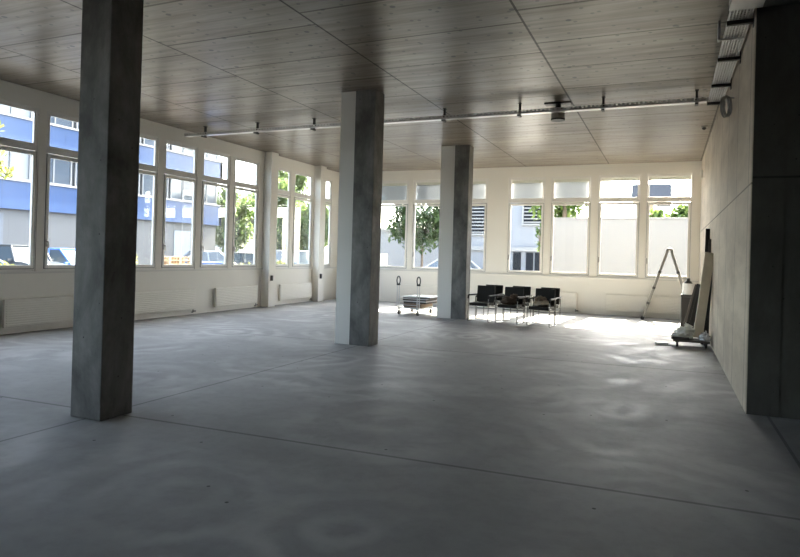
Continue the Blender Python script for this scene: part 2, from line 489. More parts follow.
# ------------------------------------------------------------------ columns with their casings
XC, CW, CD = -4.588, 0.381, 0.358
def column(y, label, casing_w, casing_label):
    o = MB().bx(-CW, 0, 0, CD, 0, H).build('concrete_column', M['column'], bevel=0.010, loc=(XC, y, 0))
    tag(o, label, 'column', 'concrete columns down the hall')
    if casing_w:
        c = MB().bx(-CW-casing_w, -CW-0.002, 0.012, CD-0.01, 0.0, H-0.002).build('pipe_casing', M['casing'], o, bevel=0.005)
        tag(c, casing_label)
column(3.96, 'bare dark concrete column nearest the camera, cut off by the top of the frame', 0, '')
column(9.305, 'middle concrete column with a narrow white casing on its left side', 0.285, 'white boxed casing')
column(14.65, 'farthest concrete column, white cased on the left, just beside the black chairs', 0.37, 'white boxed casing')

# ------------------------------------------------------------------ radiators
def radiator(loc, rz, length, label):
    t = thing('radiator', label, 'radiator', loc, rz, 'panel radiators under the windows')
    L = length/2
    b = MB().bx(-L, L, -0.085, -0.02, 0.12, 0.60)
    b.build('panel', M['radiator'], t, bevel=0.008)
    rb = MB()
    for k in range(11):
        z = 0.145 + k*0.041
        rb.bx(-L+0.03, L-0.03, -0.095, -0.083, z, z+0.026)
    rb.build('ribs', M['radiator'], t, bevel=0.004)
    v = MB().cyl((L-0.03, -0.05, 0.12), (L-0.03, -0.05, 0.05), 0.012)
    v.cyl((L-0.03, -0.05, 0.075), (L+0.05, -0.05, 0.075), 0.022)
    v.cyl((L-0.03, -0.05, 0.05), (L-0.03, -0.004, 0.05), 0.012)
    v.build('valve', M['handle'], t)
    for s in (-1, 1):
        MB().bx(s*(L-0.25)-0.015, s*(L-0.25)+0.015, -0.022, -0.004, 0.2, 0.52).build('bracket', M['galv'], t)
    return t
radiator((XL, 7.92, 0), R(90), 1.95, 'ribbed white radiator on the left wall at the left edge, beyond the nearest column')
radiator((XL, 10.60, 0), R(90), 1.95, 'ribbed white radiator on the left wall just right of the nearest column')
radiator((XL, 13.16, 0), R(90), 1.72, 'short white radiator on the left wall just before the first pilaster')
radiator((XL, 15.98, 0), R(90), 1.75, 'short white radiator between the two pilasters of the left wall')
radiator((-7.2, YB, 0), 0, 1.9, 'white radiator on the back wall behind the loaded trolley')
radiator((-3.35, YB, 0), 0, 1.85, 'white radiator on the back wall behind the black chairs')
radiator((-0.53, YB, 0), 0, 2.2, 'white radiator on the back wall behind the stepladder')

# sockets on the pilasters
for y, lab in ((14.40, 'black wall socket on the nearer pilaster of the left wall'), (17.06, 'black wall socket on the farther pilaster of the left wall')):
    t = thing('wall_socket', lab, 'socket', (XL+0.25, y, 0.81), 0)
    MB().bx(0, 0.035, -0.045, 0.045, -0.075, 0.075).build('housing', M['black_plastic'], t, bevel=0.005)
    MB().bx(0.035, 0.042, -0.03, 0.03, 0.0, 0.055).build('flap', M['dark_steel'], t, bevel=0.003)

# ------------------------------------------------------------------ cable trays
def tray_hanger(x, y, z, parent):
    h = MB().bx(x-0.018, x+0.018, y-0.02, y+0.02, z-0.03, H)
    h.bx(x-0.03, x+0.03, y-0.04, y+0.04, H-0.012, H)
    h.bx(x-0.025, x+0.025, y-0.11, y+0.03, z-0.045, z-0.02)
    h.build('hanger', M['dark_steel'], parent)
t = thing('cable_tray', 'galvanised perforated cable tray hung across the whole ceiling from left to right', 'cable tray', (0, 0, 0))
ty, tz = 10.96, 4.135
x0, x1 = -10.22, 0.50
c = MB()
c.bx(x0, x1, ty-0.065, ty+0.065, tz, tz+0.004)
for s in (-1, 1):
    c.bx(x0, x1, ty+s*0.065-0.002, ty+s*0.065+0.002, tz, tz+0.028)
    c.bx(x0, x1, ty+s*0.065-0.004, ty+s*0.065+0.004, tz+0.055, tz+0.065)
k = x0
while k < x1:                                        # perforated side: short webs between the holes
    for s in (-1, 1): c.bx(k, k+0.035, ty+s*0.065-0.002, ty+s*0.065+0.002, tz+0.028, tz+0.055)
    k += 0.07
c.build('channel', M['galv'], t)
w = MB()
for j in range(4):
    yy = ty-0.04+j*0.026
    w.tube([(x0+0.1+i*0.75, yy+0.006*math.sin(i*1.7+j), tz+0.016) for i in range(14)], 0.010, 6)
w.build('cable', M['black_plastic'], t)
for k in range(8): tray_hanger(-9.67+k*1.432, ty, tz, t)

t = thing('wire_tray', 'wide wire mesh cable tray running along the top of the right concrete wall', 'cable tray', (0, 0, 0))
zt_ = 4.15
g = MB()
xa, xb, ya, yb = 0.53, 0.735, 7.05, 11.10
for i in range(8):
    x = xa + (xb-xa)*i/7
    g.cyl((x, ya, zt_), (x, yb, zt_), 0.0055, n=6)
for i in range(81):
    y = ya + (yb-ya)*i/80
    g.cyl((xa, y, zt_+0.006), (xb, y, zt_+0.006), 0.004, n=6)
    for x in (xa, xb): g.cyl((x, y, zt_), (x, y, zt_+0.06), 0.004, n=6)
for x in (xa, xb): g.cyl((x, ya, zt_+0.06), (x, yb, zt_+0.06), 0.005, n=6)
g.build('mesh', M['galv'], t)
cb = MB()
for j in range(5):
    cb.tube([(xa+0.025+j*0.034+0.008*math.sin(i*2.1+j*1.3), ya+0.05+(yb-ya-0.1)*i/13, zt_+0.024+0.004*math.sin(i+j)) for i in range(14)], 0.011, 6)
cb.build('cable', plain('grey_cable', (0.45, 0.44, 0.42), 0.6), t)
for y in (7.40, 8.69, 9.95, 11.02):
    a = MB().bx(xa-0.02, XR-0.003, y-0.025, y+0.025, zt_-0.05, zt_-0.008)
    a.bx(XR-0.012, XR-0.003, y-0.03, y+0.03, zt_-0.09, zt_+0.10)
    a.build('wall_arm', M['dark_steel'], t)
a = MB().bx(xa-0.07, xb, 7.93, 7.955, zt_-0.03, zt_-0.01).bx(xa-0.07, xa-0.045, 7.90, 7.985, zt_-0.03, H-0.003)
a.build('drop_rod', M['galv'], t)
t2 = thing('tray_bend', 'short grey tray section turning right round the corner of the concrete wall', 'cable tray', (0, 0, 0))
b = MB().bx(0.50, 0.80, 6.62, 7.03, 4.12, 4.125).bx(0.50, 0.505, 6.62, 7.03, 4.12, 4.21)
b.bx(0.50, 0.80, 7.02, 7.027, 4.12, 4.21)
b.build('elbow', M['galv'], t2)
b = MB().bx(0.80, 3.4, 6.78, 7.03, 4.12, 4.125).bx(0.80, 3.4, 6.78, 6.785, 4.12, 4.21).bx(0.80, 3.4, 7.025, 7.03, 4.12, 4.21)
b.build('channel', M['dark_steel'], t2)
for x in (1.2, 2.4):
    MB().bx(x-0.02, x+0.02, 6.8, 7.326, 4.06, 4.118).bx(x-0.03, x+0.03, 7.31, 7.326, 4.0, 4.22).build('wall_arm', M['dark_steel'], t2)

# drum fixture on the ceiling beside the tray
t = thing('ceiling_drum', 'small grey drum with black rims hanging from a ceiling plate at the cable tray', 'fixture', (-1.87, 11.17, 0))
MB().bx(-0.23, 0.23, -0.09, 0.09, H-0.022, H).build('ceiling_plate', M['dark_steel'], t, bevel=0.004)
MB().cyl((0, 0, H-0.10), (0, 0, H-0.02), 0.05).build('neck', M['black_plastic'], t)
MB().cyl((0, 0, 4.06), (0, 0, 4.235), 0.118, n=28).build('drum', plain('drum_grey', (0.38, 0.35, 0.31), 0.5), t)
for z in (4.035, 4.225): MB().cyl((0, 0, z), (0, 0, z+0.025), 0.124, n=28).build('rim', M['black_plastic'], t)

# cable coil, sensors
cc = MB()
for j in range(5):
    rr = 0.118 + 0.010*math.sin(j*2.2)
    dx, dy = -0.45, -0.89
    ox = XR - 0.02 - 0.45*0.13 - 0.010*j; oy = 9.42 + 0.012*j
    cc.tube([(ox+dx*rr*math.cos(a), oy+dy*rr*math.cos(a), 3.70+rr*1.12*math.sin(a)) for a in [2*PI*i/28 for i in range(28)]], 0.0085, 7, closed=True)
cc.cyl((XR-0.001, 9.46, 3.815), (XR-0.13, 9.45, 3.825), 0.008)
tag(cc.build('cable_coil', plain('coil_grey', (0.40, 0.39, 0.36), 0.55)), 'coil of grey cable hung high on the right concrete wall under the tray', 'cable')
t = thing('ceiling_sensor', 'small round ceiling sensor near the right wall beyond the cable tray', 'sensor', (0.60, 13.9, H))
MB().cyl((0, 0, -0.03), (0, 0, 0), 0.06, n=20).build('base', M['sill'], t)
MB().blob((0, 0, -0.035), (0.045, 0.045, 0.045), 0, 0, 1, 2).build('dome', M['dark_steel'], t)
tag(MB().bx(XR-0.05, XR, 17.72, 17.82, 3.78, 3.98).build('junction_box', M['sill'], bevel=0.006), 'small white junction box high on the right wall close to the back corner', 'box')

# ------------------------------------------------------------------ chairs
def make_chair():
    r = thing('visitor_chair', '', 'chair', group='black armchairs by the far column')
    for s in (-1, 1):
        x = s*0.262
        p = fillet([(x, -0.23, 0.60), (x, -0.245, 0.014), (x, 0.225, 0.014), (x, 0.215, 0.60)], 0.035, 5)
        MB().tube(p, 0.0125, 9).build('side_frame', M['chrome'], r)
        a = fillet([(x, -0.235, 0.555), (x, -0.225, 0.635), (x, 0.245, 0.630)], 0.07, 6)
        MB().tube(a, 0.021, 9).build('armrest', M['leather'], r)
    for y, z in ((-0.19, 0.383), (0.16, 0.383), (0.222, 0.30)):
        MB().cyl((-0.262, y, z), (0.262, y, z), 0.011).build('cross_bar', M['chrome'], r)
    MB().bx(-0.235, 0.235, -0.25, 0.205, 0.395, 0.455).build('seat', M['leather'], r, bevel=0.022, seg=3)
    Mx = Matrix.Translation((0, 0.225, 0.44)) @ Matrix.Rotation(R(-6), 4, 'X')
    MB().bx(-0.235, 0.235, -0.022, 0.022, 0.02, 0.42, Mx).build('backrest', M['leather'], r, bevel=0.016, seg=3)
    for s in (-1, 1):
        MB().tube(fillet([(s*0.2, 0.19, 0.40), (s*0.2, 0.262, 0.42), (s*0.2, 0.285, 0.75)], 0.04), 0.0105, 8).build('back_post', M['chrome'], r)
    return r
chair = make_chair()
front = [(-4.14, 14.56, -7, 'left front black armchair with an empty seat beside the far column'),
         (-3.42, 14.46, -7, 'middle front black armchair with a dark brown jacket on its seat'),
         (-2.67, 14.41, -7, 'right front black armchair holding a beige bundle on its seat')]
back = [(-4.10, 15.17, -7, 'black armchair standing directly behind the left front armchair'),
        (-3.38, 15.09, -7, 'black armchair standing directly behind the armchair with the jacket'),
        (-2.66, 15.02, -7, 'black armchair standing directly behind the armchair with the beige bundle')]
for i, (x, y, a, lab) in enumerate(front+back):
    o = chair if i == 0 else copy_tree(chair)
    o.location = (x, y, 0); o.rotation_euler = (0, 0, R(a)); o['label'] = lab
    o['group'] = 'black armchairs in the front row' if i < 3 else 'black armchairs in the rear row'
jk = MB().blob((0, 0, 0.085), (0.17, 0.15, 0.11), 3, 0.55, 2.2, 4, 0.0)
jk.blob((-0.08, -0.06, 0.06), (0.12, 0.11, 0.07), 8, 0.5, 2.6, 3, 0.0)
jk.blob((0.09, 0.05, 0.15), (0.11, 0.10, 0.09), 12, 0.5, 2.4, 3, 0.0)
tag(jk.build('jacket', plain('jacket_cloth', (0.075, 0.05, 0.035), 0.9, var=0.6, scale=14), loc=(-3.42, 14.42, 0.457)), 'crumpled dark brown jacket lying on the middle front armchair', 'jacket')
t = thing('bundle', 'beige cloth bag with a spotted brown scarf on top, on the right front armchair', 'bag', (-2.67, 14.37, 0.457))
MB().blob((0, 0, 0.065), (0.19, 0.15, 0.075), 5, 0.35, 2.0, 4, 0.0).build('bag', plain('beige_cloth', (0.42, 0.36, 0.28), 0.9, var=0.1), t)
MB().blob((-0.02, 0.03, 0.155), (0.12, 0.10, 0.075), 9, 0.55, 2.6, 4).build('scarf', plain('spotted_scarf', (0.16, 0.12, 0.085), 0.95, var=0.7, scale=26), t)

# ------------------------------------------------------------------ trolley with boards
t = thing('platform_trolley', 'grey platform trolley with two tall posts, loaded with boards, left of the far column', 'trolley', (-6.15, 15.20, 0), R(-3))
dk = MB().bx(-0.31, 0.31, -0.46, 0.46, 0.165, 0.195)
dk.build('deck', M['galv'], t, bevel=0.006)
for sx in (-1, 1):
    for sy in (-1, 1):
        cs = MB().bx(sx*0.27-0.03, sx*0.27+0.03, sy*0.41-0.04, sy*0.41+0.04, 0.14, 0.165)
        cs.bx(sx*0.27-0.026, sx*0.27-0.020, sy*0.41-0.025, sy*0.41+0.025, 0.05, 0.145)
        cs.bx(sx*0.27+0.020, sx*0.27+0.026, sy*0.41-0.025, sy*0.41+0.025, 0.05, 0.145)
        c_ = cs.build('caster', M['galv'], t)
        MB().cyl((sx*0.27-0.018, sy*0.41, 0.062), (sx*0.27+0.018, sy*0.41, 0.062), 0.062, n=20).build('wheel', M['black_plastic'], c_)
for sx in (-1, 1):
    x = sx*0.29
    p = MB().cyl((x-0.03, -0.45, 0.18), (x-0.03, -0.45, 0.80), 0.012).cyl((x+0.03, -0.45, 0.18), (x+0.03, -0.45, 0.80), 0.012)
    p.bx(x-0.045, x+0.045, -0.462, -0.438, 0.30, 0.315)
    po = p.build('post', M['galv'], t)
    h = MB().tube([(x+0.048*math.cos(a), -0.45, 0.895+0.105*math.sin(a)) for a in [2*PI*i/24 for i in range(24)]], 0.016, 9, closed=True)
    h.bx(x-0.045, x+0.045, -0.47, -0.43, 0.765, 0.815)
    h.build('grip', M['black_plastic'], po)
for z in (0.26, 0.36, 0.465): MB().cyl((-0.26, -0.45, z), (0.26, -0.45, z), 0.009).build('rail', M['galv'], t)
def stacked(name, cx, cy, sx, sy, z0, z1, rz, m, label, cat, edge=None):
    Mx = Matrix.Rotation(R(rz), 4, 'Z')
    o = MB().box((0, 0, (z1-z0)/2), (sx, sy, z1-z0), Mx).build(name, m, bevel=0.004, loc=(cx, cy, z0))
    if edge: MB().box((0, 0, (z1-z0)*0.35), (sx+0.006, sy+0.006, (z1-z0)*0.62), Mx).build('edge_band', edge, o)
    tag(o, label, cat)
    return o
dkedge = plain('dark_board_edge', (0.07, 0.055, 0.045), 0.7)
M['white_board'] = plain('white_laminate', (0.72, 0.72, 0.72), 0.25, var=0.02)
stacked('cardboard_box', -6.08, 15.24, 0.50, 0.78, 0.196, 0.295, -2, plain('cardboard', (0.30, 0.21, 0.14), 0.85, var=0.25, scale=5), 'flat brown cardboard box lying lowest on the trolley', 'box')
stacked('white_panel', -6.02, 15.26, 0.64, 0.74, 0.297, 0.365, -4, M['white_board'], 'white panel with dark edges on the trolley, lowest of the three panels', 'board', dkedge)
stacked('white_panel', -6.04, 15.25, 0.66, 0.72, 0.367, 0.425, -3, M['white_board'], 'white panel with dark edges on the trolley, middle of the three panels', 'board', dkedge)
stacked('white_panel', -5.97, 15.30, 0.80, 0.78, 0.427, 0.48, -6, M['white_board'], 'wide white panel lying on top of the trolley load, jutting out to the right', 'board', dkedge)

# ------------------------------------------------------------------ stepladder
t = thing('stepladder', 'aluminium A-frame ladder with rounded top standing before the far right window', 'ladder', (0.02, 18.18, 0))
ya, yb = -0.24, 0.20
for s in (-1, 1):
    leg = []
    for y in (ya, yb):
        p = Vector((s*0.055, y, 1.84)); q = Vector((s*0.63, y*1.25, 0.03))
        Mx, L = along(q, p)
        st = MB().bx(-0.036, 0.036, -0.034, 0.034, 0, L, Mx)
        so = st.build('stile', M['alu'], t, bevel=0.005)
        MB().bx(-0.042, 0.042, -0.040, 0.040, -0.03, 0.05, Mx).build('foot', M['black_plastic'], so, bevel=0.005)
        for k in (0.23, 0.46, 0.70):
            MB().bx(-0.042, 0.042, -0.039, 0.039, L*k-0.03, L*k+0.03, Mx).build('lock_collar', M['dark_steel'], so, bevel=0.004)
    for k in range(6):
        f = 0.13 + k*0.145
        x = s*(0.63+(0.055-0.63)*f); z = 0.03+(1.84-0.03)*f
        yq = 1.25+(1-1.25)*f
        MB().bx(x-0.018, x+0.018, ya*yq+0.01, yb*yq-0.01, z-0.014, z+0.014).build('rung', M['alu'], t, bevel=0.004)
for y in (ya, yb):
    arc = [(0.06*math.cos(a), y, 1.84+0.075*math.sin(a)) for a in [PI*i/12 for i in range(13)]]
    MB().tube(arc, 0.036, 9).build('hinge', M['alu'], t)
MB().cyl((0, ya, 1.885), (0, yb, 1.885), 0.014).build('hinge_rod', M['alu'], t)

# ------------------------------------------------------------------ things leaning at the right wall
t = thing('dolly', 'low dark wooden dolly by the right wall carrying plastic scraps and planks', 'dolly', (0.425, 12.72, 0))
MB().bx(-0.31, 0.30, -0.26, 0.26, 0.10, 0.135).build('platform', plain('dark_ply', (0.10, 0.085, 0.07), 0.7, var=0.2), t, bevel=0.004)
for sx in (-1, 1):
    for sy in (-1, 1):
        w_ = MB().cyl((sx*0.24-0.018, sy*0.2, 0.047), (sx*0.24+0.018, sy*0.2, 0.047), 0.046, n=18)
        w_.bx(sx*0.24-0.03, sx*0.24+0.03, sy*0.2-0.02, sy*0.2+0.02, 0.085, 0.10)
        w_.build('caster', M['black_plastic'], t)
def plank(name, p0, p1, w, th, roll, m, label, cat='board', group=None):
    Mx, L = along(p0, p1, R(roll))
    o = MB().bx(-w/2, w/2, -th/2, th/2, 0, L, Matrix.Identity(4)).build(name, m, bevel=0.003)
    o.matrix_world = Mx
    return tag(o, label, cat, group)
M['pale_wood'] = plain('pale_timber', (0.80, 0.73, 0.61), 0.7, var=0.15, scale=6)
M['dark_wood'] = plain('dark_timber', (0.010, 0.009, 0.008), 0.8, var=0.3, scale=6)
M['mid_wood'] = plain('grey_timber', (0.055, 0.048, 0.042), 0.7, var=0.2, scale=6)
plank('plank', (0.54, 12.90, 0.150), (0.715, 12.98, 1.76), 0.18, 0.022, 90, M['pale_wood'], 'long pale plank standing on the dolly and leaning on the right wall')
plank('dark_board', (0.655, 13.10, 0.002), (0.748, 13.10, 1.74), 0.11, 0.02, 90, M['dark_wood'], 'dark board leaning on the wall right behind the long pale plank')
plank('batten', (0.735, 13.62, 0.002), (0.75, 13.62, 2.04), 0.06, 0.022, 90, M['mid_wood'], 'short-looking dark batten showing above the pale plank against the wall')
plank('dark_post', (0.70, 14.15, 0.002), (0.735, 14.15, 2.27), 0.09, 0.05, 90, M['dark_wood'], 'tall dark post upright against the right wall, tallest of the leaning timber')
plank('pale_board', (0.56, 14.62, 0.002), (0.74, 14.62, 1.25), 0.09, 0.02, 90, M['pale_wood'], 'shorter pale board leaning between the dark boards and the long plank')
for y, xb_, xt_, h_, m, lab in ((15.25, 0.470, 0.690, 1.06, 'dark_wood', 'dark board leaning at the wall, right of the three dark boards'),
                               (15.62, 0.425, 0.655, 1.08, 'dark_wood', 'dark board leaning at the wall, middle of the three dark boards'),
                               (16.05, 0.385, 0.635, 1.05, 'mid_wood', 'grey-brown board leaning at the wall, left of the three dark boards')):
    plank('leaning_board', (xb_, y, 0.002), (xt_, y, h_), 0.10, 0.035, 90, M[m], lab, group='short boards leaning at the right wall')
t = thing('canister', 'white canister with a black lid standing on the dark grey bin behind the leaning boards', 'canister', (0.46, 16.75, 0.78))
MB().cyl((0, 0, 0.002), (0, 0, 0.27), 0.135, n=26).build('body', M['white_board'], t)
MB().cyl((0, 0, 0.27), (0, 0, 0.33), 0.10, 0.07, n=22).cyl((0, 0, 0.33), (0, 0, 0.40), 0.05, 0.04, n=16).build('lid', M['black_plastic'], t)
t = thing('bin', 'dark grey upright bin under the white canister, behind the leaning boards', 'bin', (0.46, 16.75, 0))
MB().bx(-0.15, 0.15, -0.15, 0.15, 0.002, 0.72).build('body', plain('bin_grey', (0.025, 0.024, 0.023), 0.6), t, bevel=0.012)
MB().bx(-0.16, 0.16, -0.16, 0.16, 0.72, 0.779).build('lid', M['dark_steel'], t, bevel=0.01)
M['white_plastic'] = plain('white_plastic_sheet', (0.85, 0.84, 0.80), 0.35, var=0.08)
tag(MB().blob((0, 0, 0.075), (0.16, 0.13, 0.11), 21, 0.8, 2.2, 4, 0.0).blob((0.09, 0.02, 0.15), (0.09, 0.08, 0.10), 23, 0.7, 2.6, 4, 0.0).build('plastic_sheet', M['white_plastic'], loc=(0.28, 12.72, 0.137)),
    'crumpled white plastic sheet heaped on the dolly beside the pale plank', 'plastic sheet')
tag(MB().blob((0, 0, 0.055), (0.075, 0.07, 0.10), 31, 0.8, 2.6, 4, 0.0).build('foil_bag', plain('foil', (0.75, 0.75, 0.77), 0.2, 0.7), loc=(0.645, 12.56, 0.137)), 'shiny foil bag on the dolly at the foot of the right wall', 'bag')
tag(MB().bx(-0.15, 0.15, -0.035, 0.035, 0, 0.045, Matrix.Rotation(R(10), 4, 'Z')).build('offcut', M['mid_wood'], bevel=0.004, loc=(0.235, 12.50, 0.137)), 'timber offcut jutting over the left end of the dolly', 'offcut')
Mx = Matrix.Rotation(R(14), 4, 'Z')
tag(MB().bx(-0.11, 0.11, -0.06, 0.06, 0, 0.05, Mx).build('foam_scrap', M['white_plastic'], bevel=0.01, loc=(-0.08, 12.62, 0.001)), 'pale foam scrap on the floor left of the dolly', 'scrap')

# ------------------------------------------------------------------ outside: ground
t = NT('asphalt'); nz = t.noise(t.map((0.4, 0.4, 0.4)), 1.0, 6)
M['asphalt'] = t.set(color=t.mix(nz, (0.045, 0.045, 0.046), (0.07, 0.069, 0.067)), rough=0.9)
G = MB()
G.bx(-160, XL-TH, -120, 200, -0.4, -0.05); G.bx(XE+TH, 120, -120, YB+TH, -0.4, -0.05)
G.bx(XL-TH, XE+TH, -120, YF-TH, -0.4, -0.05); G.bx(XL-TH, 120, 34.0, 200, -0.4, -0.05)
struct(G.build('ground', M['asphalt']))
t = NT('yard_paving'); nz = t.noise(t.map((0.8, 0.8, 0.8)), 1.0, 6)
M['paving'] = t.set(color=t.mix(nz, (0.32, 0.305, 0.275), (0.42, 0.40, 0.37)), rough=0.9)  # unseen ground, made pale to bounce sun into the back windows
struct(MB().bx(XL-TH, 120, YB+TH, 34.0, -0.4, -0.045).build('yard', M['paving']))

# blue-panelled building along the street
M['blue'] = panel_mat('blue_facade_panel', (0.024, 0.057, 0.145), 1.55, 'y', 0.3, 0.3, 0.6)
M['white_wall'] = panel_mat('white_facade_panel', (0.105, 0.107, 0.11), 2.1, 'y', 0.5, 0.1, 0.75)
M['ledge'] = plain('pale_ledge', (0.22, 0.22, 0.22), 0.4, var=0.02)
M['win_far'] = plain('far_window_glass', (0.06, 0.075, 0.095), 0.08, spec=0.9, var=0.1, scale=0.6)
M['far_frame'] = plain('far_frame', (0.18, 0.183, 0.187), 0.5)
M['shutter'] = panel_mat('grey_slats', (0.22, 0.22, 0.22), 0.12, 'z', 0.5)
bt = thing('blue_building', 'long office building with blue panel bands and window strips across the street', 'building', (-28, 0, 0))
MB().bx(-12, -0.12, 11, 33, 0, 12.6).build('core', M['white_wall'], bt)
MB().bx(-0.12, 0, 11, 33, -0.05, 3.2).build('ground_wall', M['white_wall'], bt)
for z0, z1 in ((3.2, 4.5), (6.1, 7.42), (9.0, 10.3)):
    bnd = MB().bx(-0.1, 0.25, 11, 33.25, z0, z1).bx(-12, 0.25, 33.0, 33.25, z0, z1)
    bo = bnd.build('blue_band', M['blue'], bt)
    MB().bx(-0.1, 0.32, 11, 33.3, z1, z1+0.09).bx(-12, 0.32, 33.0, 33.3, z1, z1+0.09).build('ledge', M['ledge'], bo)
for z0, z1 in ((4.6, 6.1), (7.52, 9.0), (10.4, 12.0)):
    for k in range(10):
        y = 12.2 + k*2.2
        f = MB()
        ring(f, -1.0, 1.0, z0, z1, 0.07, -0.03, 0.05); f.bx(-0.035, 0.035, -0.03, 0.05, z0, z1)
        Rm = Matrix.Translation((0, y, 0)) @ Matrix.Rotation(R(90), 4, 'Z')
        f.v = [Rm @ p for p in f.v]
        fo = f.build('window', M['far_frame'], bt)
        MB().bx(-0.09, -0.01, y-0.95, y+0.95, z0+0.04, z1-0.04).build('pane', M['win_far'], fo)
        if (k*7+int(z0)) % 3 == 0:
            MB().bx(0.0, 0.045, y+0.05, y+0.92, z0+0.35, z1-0.05).build('shutter', M['shutter'], fo)
MB().bx(-0.05, 0.03, 15.6, 18.55, -0.05, 3.0).build('gate', plain('dark_gate', (0.12, 0.13, 0.15), 0.5), bt)
MB().bx(-0.05, 0.03, 29.2, 30.6, -0.05, 2.7).build('entrance', plain('grey_entrance', (0.25, 0.27, 0.29), 0.4), bt)

# grey building behind the back wall
M['grey_wall'] = plaster_mat('grey_render', (0.21, 0.22, 0.24))
M['louvre'] = plain('louvre_metal', (0.20, 0.20, 0.20), 0.5)
M['shop'] = plain('dark_shop_glass', (0.012, 0.014, 0.018), 0.5, spec=0.1)
gb = thing('grey_building', 'grey rendered building with louvred windows behind the back wall', 'building', (0, 35, 0))
MB().bx(-11.4, -6.05, 0.12, 9, -0.05, 20).build('wall', M['grey_wall'], gb)  # height above view raised to block sun through the left back windows
MB().bx(-11.4, -6.05, -0.05, 0.12, 1.97, 2.2).build('string_course', M['ledge'], gb)
for x0_, x1_, z0, z1 in ((-7.65, -6.5, 3.55, 5.3), (-10.9, -9.75, 2.95, 4.75)):
    f = MB(); ring(f, x0_-0.1, x1_+0.1, z0-0.1, z1+0.1, 0.1, -0.02, 0.13)
    fo = f.build('window', M['ledge'], gb)
    MB().bx(x0_, x1_, 0.08, 0.12, z0, z1).build('pane', M['shop'], fo)
    lv = MB(); z = z0+0.05
    while z < z1-0.05:
        lv.bx(x0_, x1_, 0.0, 0.07, z, z+0.07); z += 0.20
    lv.build('louvre', M['louvre'], fo)
for x0_, x1_ in ((-8.2, -7.75), (-7.45, -7.05), (-6.95, -6.35)):
    MB().bx(x0_, x1_, 0.06, 0.13, 0.5, 1.9).build('shop_window', M['shop'], gb)
g2 = thing('low_building', 'low pale grey building beyond the small tree behind the back wall', 'building', (0, 41, 0))
MB().bx(-21, -14.2, 0, 6, -0.05, 3.3).build('wall', M['grey_wall'], g2)
MB().bx(-21.2, -14.0, -0.2, 6.2, 3.3, 3.5).build('roof_edge', M['ledge'], g2)
tag(MB().bx(-22, -15.3, 33.0, 33.2, -0.05, 1.62).build('yellow_wall', plaster_mat('yellow_render', (0.80, 0.72, 0.50))), 'low pale yellow garden wall under the small tree', 'wall')
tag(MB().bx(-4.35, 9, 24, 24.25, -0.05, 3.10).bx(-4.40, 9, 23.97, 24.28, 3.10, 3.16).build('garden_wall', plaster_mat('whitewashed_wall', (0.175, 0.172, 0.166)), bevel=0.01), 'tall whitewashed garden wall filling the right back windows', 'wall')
hs = thing('slate_house', 'pale house with dark slate roof above the garden wall at right', 'house', (0, 58, 0))
MB().bx(-3.0, -1.1, 0, 7, -0.05, 7.0).build('wall', plaster_mat('cream_render', (0.85, 0.80, 0.66)), hs)
MB().prism([(-3.12, 7.0), (0.12, 7.0), (0.08, 8.3), (-3.08, 8.3)], -0.5, 7.5).build('roof', plain('slate', (0.045, 0.05, 0.065), 0.6), hs)
MB().bx(-1.6, -1.35, -0.06, 0.0, 4.0, 6.6).build('down_pipe', plain('brown_pipe', (0.35, 0.22, 0.12), 0.6), hs)
gh = thing('gable_house', 'distant house with a grey tiled gable roof right of the blue building', 'house', (-56, 64, 0), R(20))
MB().bx(-6, 6, -4, 4, -0.05, 5.6).build('wall', plaster_mat('house_render', (0.62, 0.60, 0.56)), gh)
rp = MB().add([(-6.6, -4.6, 5.5), (6.6, -4.6, 5.5), (6.6, 4.6, 5.5), (-6.6, 4.6, 5.5), (-6.6, 0, 9.2), (6.6, 0, 9.2)], [(0, 1, 5, 4), (2, 3, 4, 5), (0, 4, 3), (1, 2, 5), (3, 2, 1, 0)])
rp.build('roof', plain('roof_tiles', (0.20, 0.19, 0.19), 0.7), gh)
for x in (-3.5, 0, 3.5): MB().bx(x-0.5, x+0.5, -4.06, -3.98, 3.4, 4.8).build('window', M['win_far'], gh)

